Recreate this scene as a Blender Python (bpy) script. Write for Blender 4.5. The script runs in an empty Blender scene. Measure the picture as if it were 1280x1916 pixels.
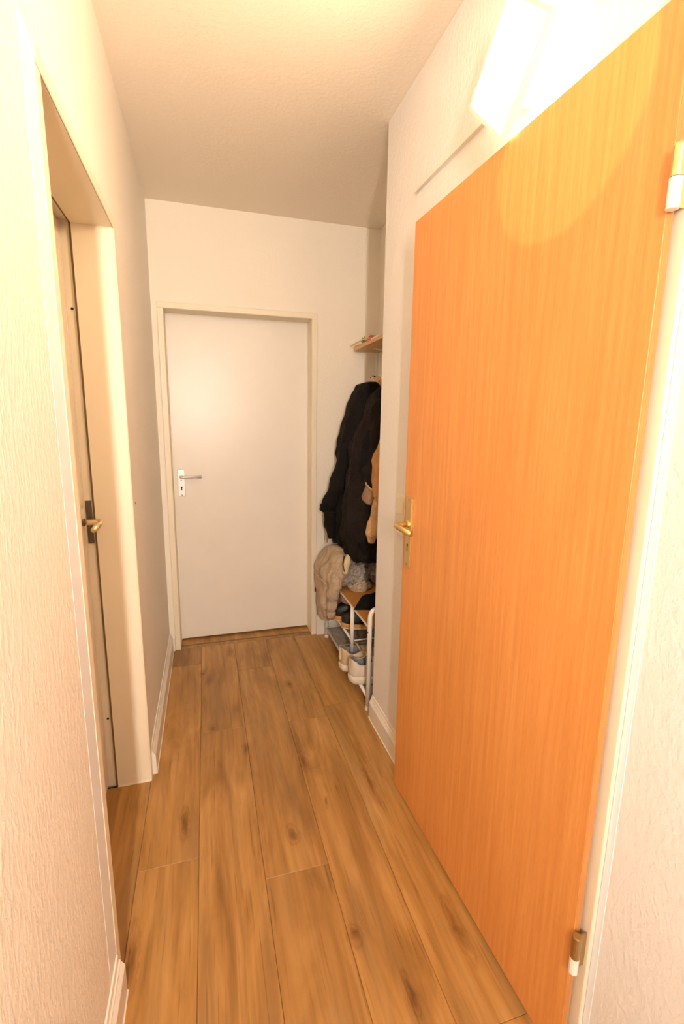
import bpy, bmesh, math, random
from mathutils import Vector, Matrix, noise, Euler
random.seed(4)
C = bpy.context.scene.collection
PI = math.pi

# ------------------------------------------------------------------ camera
cd = bpy.data.cameras.new('camera'); cam = bpy.data.objects.new('camera', cd); C.objects.link(cam)
def cam_matrix(cx, cy, cz, yaw, pit, rol):
    y, p, r = map(math.radians, (yaw, pit, rol))
    F = Vector((math.sin(y)*math.cos(p), math.cos(y)*math.cos(p), math.sin(p)))
    R = Vector((math.cos(y), -math.sin(y), 0)); U = R.cross(F)
    R2 = R*math.cos(r) + U*math.sin(r); U2 = -R*math.sin(r) + U*math.cos(r)
    M = Matrix((R2, U2, -F)).transposed().to_4x4(); M.translation = (cx, cy, cz)
    return M
cam.matrix_world = cam_matrix(.2555, -2.7873, 1.3783, 15.8819, -10.4057, .6657)
cd.sensor_fit = 'VERTICAL'; cd.sensor_height = 36; cd.lens = 857.96*36/1916
cd.shift_x = 10.25/1916; cd.shift_y = -6.99/1916
cd.clip_start = .02; cd.clip_end = 50
bpy.context.scene.camera = cam

# ------------------------------------------------------------------ world, light, exposure
sc = bpy.context.scene
w = bpy.data.worlds.new('world'); sc.world = w; w.use_nodes = True
w.node_tree.nodes['Background'].inputs[0].default_value = (.75, .82, 1, 1)
w.node_tree.nodes['Background'].inputs[1].default_value = .25
vs = sc.view_settings
vs.view_transform = 'Standard'; vs.look = 'None'; vs.gamma = 1; vs.use_curve_mapping = False
vs.exposure = 1.45
LAMP_COL = (1, .72, .45)      # warm panel on the right wall
LAMP_FRONT = 38.0
LAMP_HALO = 5.0
SPOT_W = 0.65                  # added wall spot, makes the bright patch on the orange door
SPOT_COL = (1, .72, .38)
PANE_COL = (1.0, .88, .76)     # glow of the narrow window added behind the camera
PANE_E = 115.0
CEIL_W = 0.4                 # added ceiling lamp, weak fill behind the camera
CEIL_COL = (.95, .97, 1)

# ------------------------------------------------------------------ dimensions (metres; x across, y along the hall, far wall at y=0)
H = 2.512; W = .9746; WA = 1.2985; YA = -.927; YB = -4.0
FD0, FD1, ZT, REC, CAS = .0618, .8828, 1.983, .118, .032
LY1, LY0, LZ, RV = -1.0845, -1.754, 1.975, .1176
OY0, OY1, OZ = -2.173, -1.359, 1.988

# ------------------------------------------------------------------ materials
def mat(name, col, rough=.6, metal=0, spec=.5):
    m = bpy.data.materials.new(name); m.use_nodes = True
    b = m.node_tree.nodes['Principled BSDF']
    b.inputs['Base Color'].default_value = (*col, 1); b.inputs['Roughness'].default_value = rough
    b.inputs['Metallic'].default_value = metal; b.inputs['Specular IOR Level'].default_value = spec
    return m
def N(m, t, **k):
    n = m.node_tree.nodes.new(t)
    for a, v in k.items():
        if a.startswith('i_'): n.inputs[a[2:].replace('_', ' ')].default_value = v
        else: setattr(n, a, v)
    return n
def Lk(m, a, b): m.node_tree.links.new(a, b)
def bsdf(m): return m.node_tree.nodes['Principled BSDF']
def coords(m, scale=(1, 1, 1), kind='Object', rnd=False):
    tc = N(m, 'ShaderNodeTexCoord'); mp = N(m, 'ShaderNodeMapping'); mp.inputs['Scale'].default_value = scale
    src = tc.outputs[kind]
    if rnd:
        oi = N(m, 'ShaderNodeObjectInfo'); ml = N(m, 'ShaderNodeMath', operation='MULTIPLY'); ml.inputs[1].default_value = 37.0
        Lk(m, oi.outputs['Random'], ml.inputs[0])
        va = N(m, 'ShaderNodeVectorMath', operation='ADD'); Lk(m, src, va.inputs[0]); Lk(m, ml.outputs[0], va.inputs[1]); src = va.outputs[0]
    Lk(m, src, mp.inputs['Vector']); return mp.outputs[0]
def noise_n(m, vec, scale, detail=4, rough=.5, dist=0):
    n = N(m, 'ShaderNodeTexNoise'); n.inputs['Scale'].default_value = scale; n.inputs['Detail'].default_value = detail
    n.inputs['Roughness'].default_value = rough; n.inputs['Distortion'].default_value = dist
    Lk(m, vec, n.inputs['Vector']); return n.outputs['Fac']
def ramp(m, fac, stops):
    r = N(m, 'ShaderNodeValToRGB'); e = r.color_ramp.elements
    while len(e) < len(stops): e.new(.5)
    for i, (p, c) in enumerate(stops):
        e[i].position = p; e[i].color = (*c, 1) if len(c) == 3 else c
    Lk(m, fac, r.inputs[0]); return r.outputs[0]
def mix(m, a, b, f, mode='MIX'):
    x = N(m, 'ShaderNodeMix', data_type='RGBA', blend_type=mode)
    for s, v in ((x.inputs[0], f), (x.inputs[6], a), (x.inputs[7], b)):
        if hasattr(v, 'default_value') or hasattr(v, 'links'): Lk(m, v, s)
        else: s.default_value = (*v, 1) if isinstance(v, tuple) else v
    return x.outputs[2]
def bump(m, h, strength, dist):
    b = N(m, 'ShaderNodeBump'); b.inputs['Strength'].default_value = strength; b.inputs['Distance'].default_value = dist
    Lk(m, h, b.inputs['Height']); Lk(m, b.outputs[0], bsdf(m).inputs['Normal']); return b

def plaster(name, col, stretch=(1, 1, .45), s=95, amt=.55, d=.0022):
    m = mat(name, col, .62, spec=.35)
    v = coords(m, stretch)
    n1 = noise_n(m, v, s, 3, .55, .3); n2 = noise_n(m, v, s*.35, 2, .5)
    r = ramp(m, n1, [(.42, (0, 0, 0)), (.68, (1, 1, 1))])
    h = mix(m, r, n2, .35)
    bump(m, h, amt, d)
    c = noise_n(m, coords(m), 1.7, 2)
    Lk(m, ramp(m, c, [(.3, tuple(x*.97 for x in col)), (.7, col)]), bsdf(m).inputs['Base Color'])
    return m
M_wall = plaster('wall_paint', (.88, .83, .75))
M_wall_r = plaster('wall_paint_right', (.85, .83, .81), (1, 1, .7), 80, .5, .0021)
M_wall_far = plaster('wall_paint_far', (.88, .82, .715), (1, 1, .8), 80, .35, .0015)
M_ceil = plaster('ceiling_paint', (.91, .835, .72), (1, 1, 1), 70, .4, .0018)
M_base = mat('baseboard_white', (.85, .79, .70), .4)
M_bead = mat('sealant_white', (.85, .80, .70), .5)
M_frame = mat('frame_cream', (.85, .77, .61), .42)
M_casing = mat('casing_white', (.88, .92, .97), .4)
M_leaf_w = mat('door_white', (.84, .79, .72), .33)
def soft_var(m, sc_, amt):
    c = tuple(bsdf(m).inputs['Base Color'].default_value)[:3]
    n = noise_n(m, coords(m), sc_, 3)
    Lk(m, ramp(m, n, [(.3, tuple(x*(1-amt) for x in c)), (.7, c)]), bsdf(m).inputs['Base Color'])
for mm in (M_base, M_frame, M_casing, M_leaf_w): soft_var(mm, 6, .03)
M_leaf_l = mat('door_cream', (.80, .70, .52), .4); soft_var(M_leaf_l, 5, .03)
M_dark = mat('dark_gap', (.03, .022, .015), .8)
M_hole = mat('black_hole', (.006, .006, .006), .7)
def metal(name, col, rough):
    m = mat(name, col, rough, 1.0)
    n = noise_n(m, coords(m, (1, 1, .05)), 400, 2); bump(m, n, .05, .0002); return m
M_alu = metal('satin_aluminium', (.80, .80, .80), .42); bsdf(M_alu).inputs['Metallic'].default_value = .45
M_brass = metal('champagne_brass', (.80, .62, .30), .34)
M_brassold = metal('old_brass', (.50, .36, .18), .4)
M_strike = metal('dark_steel', (.20, .17, .14), .45)
M_lever_l = metal('beige_metal', (.86, .72, .50), .35)
M_plast = mat('white_plastic', (.84, .82, .76), .35)
M_switch = mat('switch_ivory', (.80, .74, .55), .35)
M_tube = mat('white_powder_coat', (.80, .78, .74), .35)
M_rubber = mat('brown_rubber', (.20, .135, .06), .7)

# oak floor
M_oak = mat('oak_plank', (.5, .3, .15), .42)
v = coords(M_oak, (1, .07, 1), rnd=True)
g1 = noise_n(M_oak, v, 55, 6, .65, .6)
v2 = coords(M_oak, (1, .16, 1), rnd=True)
g2 = noise_n(M_oak, v2, 9, 4, .55, 1.6)
wv = N(M_oak, 'ShaderNodeTexWave', wave_type='RINGS', rings_direction='Y'); wv.inputs['Scale'].default_value = 2.2
wv.inputs['Distortion'].default_value = 9; wv.inputs['Detail'].default_value = 3; wv.inputs['Detail Scale'].default_value = .8
Lk(M_oak, coords(M_oak, (4.5, .55, 1), rnd=True), wv.inputs['Vector'])
base = ramp(M_oak, g2, [(.25, (.29, .138, .036)), (.5, (.46, .238, .069)), (.75, (.63, .365, .128))])
grain = ramp(M_oak, g1, [(.30, (.62, .58, .52)), (.52, (1, 1, 1))])
c1 = mix(M_oak, base, grain, .55, 'MULTIPLY')
rings = ramp(M_oak, wv.outputs['Fac'], [(.0, (.84, .80, .76)), (.5, (1, 1, 1))])
c2 = mix(M_oak, c1, rings, .45, 'MULTIPLY')
# knots
vk = N(M_oak, 'ShaderNodeTexVoronoi'); vk.inputs['Scale'].default_value = 1.0
nz = noise_n(M_oak, coords(M_oak, (12, 6, 1), rnd=True), 1, 3)
kv = coords(M_oak, (4.2, 1.5, 1), rnd=True)
ad = N(M_oak, 'ShaderNodeVectorMath', operation='ADD'); sb = N(M_oak, 'ShaderNodeMath', operation='MULTIPLY'); sb.inputs[1].default_value = .22
Lk(M_oak, nz, sb.inputs[0]); Lk(M_oak, kv, ad.inputs[0]); Lk(M_oak, sb.outputs[0], ad.inputs[1]); Lk(M_oak, ad.outputs[0], vk.inputs['Vector'])
kn = ramp(M_oak, vk.outputs['Distance'], [(.03, (.38, .30, .22)), (.09, (.74, .68, .60)), (.12, (.90, .87, .84)), (.20, (1, 1, 1))])
c3 = mix(M_oak, c2, kn, .75, 'MULTIPLY')
# cracks, dark pores
pr = noise_n(M_oak, coords(M_oak, (1, .035, 1), rnd=True), 130, 2, .5)
pores = ramp(M_oak, pr, [(.27, (.45, .38, .32)), (.36, (1, 1, 1))])
c4 = mix(M_oak, c3, pores, .5, 'MULTIPLY')
# greyer streaks
gs = noise_n(M_oak, coords(M_oak, (1, .12, 1), rnd=True), 14, 3, .5)
gm = ramp(M_oak, gs, [(.52, (0, 0, 0)), (.7, (1, 1, 1))])
c5 = mix(M_oak, c4, (.25, .17, .09), mix(M_oak, (0, 0, 0), (.3, .3, .3), gm))
geo = N(M_oak, 'ShaderNodeNewGeometry'); wn = N(M_oak, 'ShaderNodeTexNoise'); wn.inputs['Scale'].default_value = 26; wn.inputs['Detail'].default_value = 3
Lk(M_oak, geo.outputs['Position'], wn.inputs['Vector'])
wob = N(M_oak, 'ShaderNodeVectorMath', operation='MULTIPLY_ADD'); wob.inputs[1].default_value = (.024, .05, 0)
Lk(M_oak, wn.outputs['Color'], wob.inputs[0]); Lk(M_oak, geo.outputs['Position'], wob.inputs[2])
dmin = None
for kx, ky, sx, sy in ((.49, -1.466, .020, .040), (.133, -1.321, .016, .075), (.239, -.828, .020, .030), (.596, -1.137, .014, .055), (.599, -1.819, .020, .030), (.879, -1.874, .016, .090),
                       (.017, -1.726, .018, .095), (.823, -1.303, .013, .11), (.634, -1.36, .008, .022), (.372, -.995, .012, .035), (.192, -.325, .014, .03), (.691, -1.981, .012, .05), (.64, -.55, .02, .03)):
    sv = N(M_oak, 'ShaderNodeVectorMath', operation='SUBTRACT'); sv.inputs[1].default_value = (kx+.012, ky+.025, 0); Lk(M_oak, wob.outputs[0], sv.inputs[0])
    mv = N(M_oak, 'ShaderNodeVectorMath', operation='MULTIPLY'); mv.inputs[1].default_value = (1/sx, 1/sy, 0); Lk(M_oak, sv.outputs[0], mv.inputs[0])
    lv = N(M_oak, 'ShaderNodeVectorMath', operation='LENGTH'); Lk(M_oak, mv.outputs[0], lv.inputs[0])
    if dmin is None: dmin = lv.outputs['Value']
    else:
        mn = N(M_oak, 'ShaderNodeMath', operation='MINIMUM'); Lk(M_oak, dmin, mn.inputs[0]); Lk(M_oak, lv.outputs['Value'], mn.inputs[1]); dmin = mn.outputs[0]
dm = N(M_oak, 'ShaderNodeMath', operation='MULTIPLY'); dm.inputs[1].default_value = .36; Lk(M_oak, dmin, dm.inputs[0])
knots = ramp(M_oak, dm.outputs[0], [(.04, (.34, .27, .20)), (.20, (.62, .54, .46)), (.30, (.86, .80, .74)), (.38, (.74, .68, .62)), (.46, (.95, .93, .91)), (.85, (1, 1, 1))])
c5 = mix(M_oak, c5, knots, .85, 'MULTIPLY')
oi = N(M_oak, 'ShaderNodeObjectInfo')
tone = ramp(M_oak, oi.outputs['Random'], [(0, (.86, .83, .80)), (1, (1.06, 1.05, 1.03))])
c6 = mix(M_oak, c5, tone, 1.0, 'MULTIPLY')
Lk(M_oak, c6, bsdf(M_oak).inputs['Base Color'])
bump(M_oak, mix(M_oak, g1, pores, .5), .18, .0008)

def veneer(name, a, b, c_, rough=.38):
    m = mat(name, b, rough)
    f1 = noise_n(m, coords(m, (1, 1, .03)), 85, 4, .6, .3)
    f2 = noise_n(m, coords(m, (1, 1, .12)), 7, 3, .5, .8)
    fl = noise_n(m, coords(m, (1, 1, .15)), 240, 2, .5)
    cc = ramp(m, f1, [(.3, a), (.5, b), (.72, c_)])
    cc = mix(m, cc, ramp(m, f2, [(.35, (.93, .90, .86)), (.65, (1, 1, 1))]), .8, 'MULTIPLY')
    cc = mix(m, cc, ramp(m, fl, [(.35, (.94, .9, .86)), (.5, (1, 1, 1))]), .6, 'MULTIPLY')
    Lk(m, cc, bsdf(m).inputs['Base Color']); bump(m, f1, .04, .0003); return m
M_beech = veneer('beech_veneer', (.70, .285, .075), (.76, .325, .09), (.82, .375, .12))
M_beech_edge = veneer('beech_edge', (.52, .22, .06), (.58, .25, .075), (.64, .29, .09))
M_shelf = veneer('shelf_wood', (.62, .36, .14), (.70, .42, .17), (.76, .48, .21), .45)
M_board = veneer('bench_wood', (.46, .205, .04), (.51, .235, .05), (.56, .27, .07), .4)
def fabric(name, col, s=600, amt=.3, var=.25):
    m = mat(name, col, .9, spec=.2)
    bsdf(m).inputs['Sheen Weight'].default_value = 0
    n = noise_n(m, coords(m), 9, 4)
    Lk(m, ramp(m, n, [(.3, tuple(x*(1-var) for x in col)), (.7, tuple(min(1, x*(1+var)) for x in col))]), bsdf(m).inputs['Base Color'])
    b1 = bump(m, noise_n(m, coords(m), s, 2), amt, .0006)
    b2 = N(m, 'ShaderNodeBump'); b2.inputs['Strength'].default_value = .45; b2.inputs['Distance'].default_value = .008
    fr = noise_n(m, coords(m, (1, 1, .55)), 16, 3, .55, 1.2)
    Lk(m, ramp(m, fr, [(.40, (0, 0, 0)), (.52, (1, 1, 1)), (.60, (.2, .2, .2))]), b2.inputs['Height']); Lk(m, b2.outputs[0], b1.inputs['Normal']); return m
M_black = fabric('black_wool', (.0075, .0055, .0045))
M_brownblack = fabric('brown_black_cotton', (.0125, .0082, .006))
M_black2 = fabric('black_cotton', (.005, .004, .004))
M_tan = fabric('tan_corduroy', (.50, .27, .11), 300, .5)
M_camel = fabric('camel_knit', (.62, .40, .21), 250, .5, .12)
M_taupe = fabric('taupe_fabric', (.33, .21, .13))
M_lining = fabric('grey_lining', (.16, .125, .10))
M_beige = fabric('beige_cotton', (.50, .38, .27), 500, .3, .12)
M_grey = fabric('grey_cotton', (.34, .285, .25), 500, .3, .2)
M_lilac = fabric('lilac_grey_cotton', (.33, .26, .26), 500, .3, .15)
M_cream = fabric('cream_ribbing', (.66, .55, .34), 500, .3, .1)
M_mauve = fabric('mauve_cotton', (.34, .19, .16), 500, .3, .1)
M_red = mat('red_fabric', (.55, .012, .015), .7); soft_var(M_red, 30, .1)
M_mesh = fabric('grey_shelf_fabric', (.46, .42, .36), 900, .4, .06)
M_shoe_w = mat('white_leather', (.72, .64, .54), .5); soft_var(M_shoe_w, 25, .1)
M_shoe_c = mat('cream_leather', (.62, .46, .27), .5); soft_var(M_shoe_c, 25, .12)
M_sole_w = mat('white_sole', (.76, .68, .57), .55); soft_var(M_sole_w, 30, .12)
M_gum = mat('gum_sole', (.62, .30, .10), .5); soft_var(M_gum, 30, .1)
M_midsole = mat('cream_midsole', (.72, .56, .36), .5); soft_var(M_midsole, 30, .1)
M_shoe_b = mat('black_leather', (.010, .009, .009), .5); soft_var(M_shoe_b, 30, .2)
M_insole = fabric('grey_blue_lining', (.24, .25, .27), 700, .3, .1)
M_greenery = mat('dull_green', (.22, .25, .12), .7); soft_var(M_greenery, 40, .3)
M_stick = mat('pale_wood', (.72, .55, .25), .6); soft_var(M_stick, 40, .15)
def emis(name, col, s, double=True):
    m = bpy.data.materials.new(name); m.use_nodes = True; nt = m.node_tree; nt.nodes.clear()
    e = nt.nodes.new('ShaderNodeEmission'); o = nt.nodes.new('ShaderNodeOutputMaterial')
    e.inputs[0].default_value = (*col, 1); e.inputs[1].default_value = s; nt.links.new(e.outputs[0], o.inputs[0]); return m
M_lit = emis('lit_diffuser', LAMP_COL, LAMP_FRONT)
M_halo = emis('lit_halo_strip', LAMP_COL, LAMP_HALO)
M_pane = emis('glowing_pane', PANE_COL, PANE_E)

# ------------------------------------------------------------------ mesh helpers
def obj(name, bm, m, parent=None, smooth=False, mats=None):
    me = bpy.data.meshes.new(name); bmesh.ops.recalc_face_normals(bm, faces=bm.faces); bm.to_mesh(me); bm.free()
    for x in (mats or [m]): me.materials.append(x)
    if smooth:
        for p in me.polygons: p.use_smooth = True
    o = bpy.data.objects.new(name, me); C.objects.link(o)
    if parent: o.parent = parent
    return o
def box(bm, a, b, bev=0, seg=1):
    x0, y0, z0 = a; x1, y1, z1 = b
    r = bmesh.ops.create_cube(bm, size=1)
    for v in r['verts']:
        v.co = Vector(((x0+x1)/2 + v.co.x*(x1-x0), (y0+y1)/2 + v.co.y*(y1-y0), (z0+z1)/2 + v.co.z*(z1-z0)))
    if bev:
        es = {e for v in r['verts'] for e in v.link_edges}
        bmesh.ops.bevel(bm, geom=list(es), offset=bev, segments=seg, affect='EDGES', profile=.6)
    return bm
def B(*boxes, bev=0, seg=1):
    bm = bmesh.new()
    for a, b in boxes: box(bm, a, b, bev, seg)
    return bm
def tube(bm, pts, r, n=12, caps=True, rs=None):
    pts = [Vector(p) for p in pts]; rings = []
    up = None
    for i, p in enumerate(pts):
        d = (pts[min(i+1, len(pts)-1)] - pts[max(i-1, 0)]).normalized()
        if up is None: up = Vector((0, 0, 1)) if abs(d.z) < .9 else Vector((1, 0, 0))
        s = d.cross(up).normalized(); up = s.cross(d).normalized()
        rr = rs[i] if rs else r
        if not isinstance(rr, tuple): rr = (rr, rr)
        rings.append([bm.verts.new(p + s*math.cos(a)*rr[0] + up*math.sin(a)*rr[1]) for a in (2*PI*k/n for k in range(n))])
    for a, b in zip(rings, rings[1:]):
        for k in range(n): bm.faces.new((a[k], a[(k+1) % n], b[(k+1) % n], b[k]))
    if caps: bm.faces.new(rings[0][::-1]); bm.faces.new(rings[-1])
    return bm
def T(pts, r, **k): return tube(bmesh.new(), pts, r, **k)
def bend(pts, rad=.03, n=6):
    """round the corners of a polyline"""
    P = [Vector(p) for p in pts]; out = [P[0]]
    for a, b, c in zip(P, P[1:], P[2:]):
        u = (a-b).normalized(); v_ = (c-b).normalized(); s = b+u*rad; e = b+v_*rad
        for k in range(n+1):
            t = k/n; out.append((1-t)**2*s + 2*t*(1-t)*b + t*t*e)
    out.append(P[-1]); return out
def prism(bm, poly, axis, a, b):
    """poly: 2D points in the two other axes, extruded along axis"""
    def mk(p, t):
        return {'x': (t, p[0], p[1]), 'y': (p[0], t, p[1]), 'z': (p[0], p[1], t)}[axis]
    A = [bm.verts.new(mk(p, a)) for p in poly]; Bv = [bm.verts.new(mk(p, b)) for p in poly]
    n = len(poly)
    for k in range(n): bm.faces.new((A[k], A[(k+1) % n], Bv[(k+1) % n], Bv[k]))
    bm.faces.new(A[::-1]); bm.faces.new(Bv); return bm
def PR(poly, axis, a, b): return prism(bmesh.new(), poly, axis, a, b)
def empty(name, loc=(0, 0, 0), rz=0):
    o = bpy.data.objects.new(name, None); C.objects.link(o); o.location = loc; o.rotation_euler = (0, 0, rz); o.empty_display_size = .05; return o
def tag(o, label, cat, group=None, kind=None):
    o['label'] = label; o['category'] = cat
    if group: o['group'] = group
    if kind: o['kind'] = kind
    return o
def struct(o, label, cat): return tag(o, label, cat, kind='structure')
def part(name, bm, m, root, smooth=False, label=None, world=True, mats=None):
    o = obj(name, bm, m, None, smooth, mats)
    if world:      # mesh was written in world coordinates
        inv = root_world(root).inverted(); o.data.transform(inv)
    o.parent = root
    if label: o['label'] = label
    return o
def root_world(o):
    M = Matrix.LocRotScale(o.location, o.rotation_euler, o.scale)
    return root_world(o.parent) @ M if o.parent else M
def apply_mod(o, kind, **k):
    md = o.modifiers.new(kind, kind)
    for a, v in k.items(): setattr(md, a, v)
    return md

# ------------------------------------------------------------------ the shell
T_ = .01
struct(obj('wall_left', B(((-.34, LY1+.015, -.02), (0, .32, H)), ((-.34, YB, -.02), (0, LY0-.015, H)), ((-.34, LY0-.015, LZ+.015), (0, LY1+.015, H)),
     ((-.34, LY0-.015, -.02), (-.26, LY1+.015, LZ+.015))), M_wall), 'cream textured plaster wall with the recessed doorway', 'wall')
struct(obj('wall_right', B(((W, OY1+.002, -.02), (WA, YA, H)), ((W, YB, -.02), (WA, OY0-.002, H)), ((W, OY0-.002, OZ+.002), (WA, OY1+.002, H)),
     ((1.12, OY0-.002, -.02), (WA, OY1+.002, OZ+.002))), M_wall_r), 'cream textured plaster wall behind the orange door and the lamp', 'wall')
struct(obj('wall_alcove', B(((WA, YB, -.02), (WA+.12, .32, H))), M_wall_far), 'recessed alcove wall behind the hanging coats', 'wall')
struct(obj('wall_far', B(((0, 0, -.02), (FD0-.012, .2, H)), ((FD1+.012, 0, -.02), (WA, .2, H)), ((FD0-.012, 0, ZT+.012), (FD1+.012, .2, H)),
     ((0, .24, -.02), (WA, .32, H))), M_wall_far), 'pale end wall around the closed white door', 'wall')
struct(obj('wall_back', B(((-.34, YB-.12, -.02), (.10, YB, H)), ((.20, YB-.12, -.02), (WA+.12, YB, H)), ((.10, YB-.12, -.02), (.20, YB, 1.3)), ((.10, YB-.12, 2.1), (.20, YB, H))), M_wall),
       'plaster wall behind the camera with a narrow added window', 'wall')
struct(obj('ceiling', B(((-.34, YB-.12, H), (WA+.12, .32, H+.1))), M_ceil), 'cream textured ceiling of the hall', 'ceiling')
win = struct(empty('added_window_1', (.15, YB-.06, 1.3)), 'narrow glowing window added unseen behind the camera', 'window')  # unseen window, added to light the left reveal and the end wall
part('window_frame', B(((.10, YB-.08, 1.3), (.108, YB-.03, 2.1)), ((.192, YB-.08, 1.3), (.20, YB-.03, 2.1)), ((.108, YB-.08, 1.3), (.192, YB-.03, 1.308)), ((.108, YB-.08, 2.092), (.192, YB-.03, 2.1))), M_plast, win)
part('pane', B(((.108, YB-.066, 1.308), (.192, YB-.06, 2.092))), M_pane, win)

# floor: base slab plus every plank
fl = struct(obj('floor', B(((-.26, YB, -.03), (WA, .24, -.008)), ((WA, YA, -.03), (WA+.0, .24, -.008)), ((W, YA, -.03), (WA, .0, -.008))), M_dark), 'golden oak plank floor', 'floor')
def plank(x0, x1, y0, y1):
    g = .0004
    bm = bmesh.new(); cx, cy = (x0+x1)/2, (y0+y1)/2
    box(bm, (x0+g-cx, y0+g-cy, -.008), (x1-g-cx, y1-g-cy, 0))
    top = [e for e in bm.edges if all(v.co.z > -.001 for v in e.verts)]
    bmesh.ops.bevel(bm, geom=top, offset=.0009, segments=1, affect='EDGES')
    o = obj('plank', bm, M_oak, fl); o.location = (cx, cy, 0)
def row(x0, x1, joints, ya, yb):
    ys = [ya] + sorted(j for j in joints if ya+.02 < j < yb-.02) + [yb]
    for a, b in zip(ys, ys[1:]): plank(x0, x1, a, b)
def js(first, n=4, L=1.255): return [first - L*k for k in range(n)] + [first + L]
EDGE = .035
row(.0, .184, js(-.215), YB, 0); row(.184, .381, js(-.847), YB, 0); row(.381, .58, js(-.342), YB, 0)
row(.58, .768, js(-.864), YB, 0); row(.768, .962, js(-.788, L=1.30), YB, 0)
row(.962, W, [], YB, YA); row(.962, 1.155, js(-.37), YA, 0); row(1.155, WA, js(-.62), YA, 0)
plank(-.19, -.0, LY0+.001, LY1-.001)                       # threshold of the left doorway
for a, b in ((FD0, .184), (.184, .381), (.381, .58), (.58, .768), (.768, FD1)): plank(a, b, .0, .034)
for a, b in ((FD0, .30), (.30, .62), (.62, FD1)): plank(a, b, .052, .20)

# baseboards with a coved top and a bead of sealant along the floor
BH, BT = .112, .0185
def prof(s, x):        # profile in (across, z); s=+1 grows to +across from the wall face x
    return [(x, .0), (x+s*BT, .0), (x+s*BT, .080), (x+s*(BT-.002), .083), (x+s*.0105, .092), (x+s*.0095, .0965), (x+s*.006, .1), (x+s*.004, BH), (x, BH)]
def baseboard(name, label, segs, axis):
    r = None
    for i, (s, x, a, b) in enumerate(segs):
        bm = bmesh.new(); prism(bm, prof(s, x), axis, a, b)
        if r is None:
            r = struct(obj(name, bm, M_base), label, 'baseboard')
        else: obj('board', bm, M_base, r)
        c = x+s*BT
        bb = bmesh.new(); prism(bb, [(c, 0), (c+s*.003, 0), (c, .004)], axis, a, b)
        obj('sealant_bead', bb, M_bead, r)
baseboard('baseboard_left', 'white baseboard along the left wall', [(1, 0, LY1+CAS+.002, -.0), (1, 0, YB, LY0-CAS-.002)], 'y')
baseboard('baseboard_right', 'white coved baseboard under the switch beside the orange door', [(-1, W, OY1+CAS+.028, YA), (-1, W, YB, OY0-CAS-.002)], 'y')
# end wall: profile in (y, z)
bm = bmesh.new(); prism(bm, prof(-1, 0), 'x', BT, FD0-CAS-.001)
bf = struct(obj('baseboard_far', bm, M_base), 'short white baseboard pieces either side of the end door', 'baseboard')
bm = bmesh.new(); prism(bm, prof(-1, 0), 'x', FD1+CAS+.001, WA); obj('board', bm, M_base, bf)
bm = bmesh.new(); prism(bm, prof(-1, WA), 'y', YA, -BT); struct(obj('baseboard_alcove', bm, M_base), 'white baseboard of the alcove behind the shoe rack', 'baseboard')

# ------------------------------------------------------------------ door 1: closed white door in the end wall
d = struct(empty('door_1', (FD0, 0, 0)), 'closed white door with aluminium lever in the end wall', 'door')
f = part('door_frame', B(((FD0-.012, -.001, 0), (FD0, .17, ZT+.012)), ((FD1, -.001, 0), (FD1+.012, .17, ZT+.012)), ((FD0, -.001, ZT), (FD1, .17, ZT+.012))), M_frame, d)
part('casing', B(((FD0-CAS, -.011, 0), (FD0, 0, ZT)), ((FD1, -.011, 0), (FD1+CAS, 0, ZT)), ((FD0-CAS, -.011, ZT), (FD1+CAS, 0, ZT+CAS)), bev=.0025), M_frame, d)
part('seal', B(((FD0, REC-.006, .01), (FD0+.004, REC, ZT-.002)), ((FD1-.004, REC-.006, .01), (FD1, REC, ZT-.002)), ((FD0, REC-.006, ZT-.004), (FD1, REC, ZT))), M_frame, d)
lf = part('door_leaf', B(((FD0+.0015, REC, .012), (FD1-.0015, REC+.04, ZT-.002)), bev=.0015), M_leaf_w, d)
hx = .1055
pl = part('escutcheon', B(((hx-.0215, REC-.008, .937), (hx+.0215, REC, 1.099)), bev=.003, seg=2), M_alu, lf, label='brushed aluminium lever plate')
part('lever', T(bend([(hx, REC-.006, 1.057), (hx, REC-.052, 1.057), (hx+.118, REC-.046, 1.057)], .014), .0085, rs=None), M_alu, lf, smooth=True)
part('keyhole', B(((hx-.003, REC-.0095, .972), (hx+.003, REC-.0075, .992)), ((hx-.0045, REC-.0095, .987), (hx+.0045, REC-.0075, .996))), M_hole, lf)
for z in (1.032, .944): part('screw', B(((hx-.004, REC-.0095, z-.003), (hx+.004, REC-.0075, z+.003)), bev=.001), M_strike, lf)
struct(obj('trim_1', B(((FD0, .034, -.008), (FD1, .052, -.0035))), M_rubber), 'dark recessed joint under the white end door', 'threshold')

# ------------------------------------------------------------------ door 2: cream door deep in the left wall
d = struct(empty('door_2', (0, LY1, 0)), 'cream door set deep in the left wall reveal', 'door')
part('door_frame', B(((-RV, LY1, 0), (0, LY1+.015, LZ+.015)), ((-RV, LY0-.015, 0), (0, LY0, LZ+.015)), ((-RV, LY0, LZ), (0, LY1, LZ+.015)),
     ((-.165, LY1+.010, 0), (-RV, LY1+.015, LZ+.015)), ((-.165, LY0-.015, 0), (-RV, LY0-.010, LZ+.015)), ((-.165, LY0-.010, LZ+.010), (-RV, LY1+.010, LZ+.015))), M_frame, d)
cw = part('casing', B(((0, LY1, 0), (.004, LY1+CAS, LZ)), ((0, LY0-CAS, LZ), (.004, LY1+CAS, LZ+CAS)), bev=.0015), M_frame, d)
part('casing', B(((0, LY0-CAS, 0), (.0018, LY0, LZ)), bev=.0008), M_frame, d)
part('painted_strip', B(((0, LY0-CAS-.064, .112), (.0004, LY0-CAS, LZ+CAS))), M_casing, d, label='smooth bluish white strip beside the casing')
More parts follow.
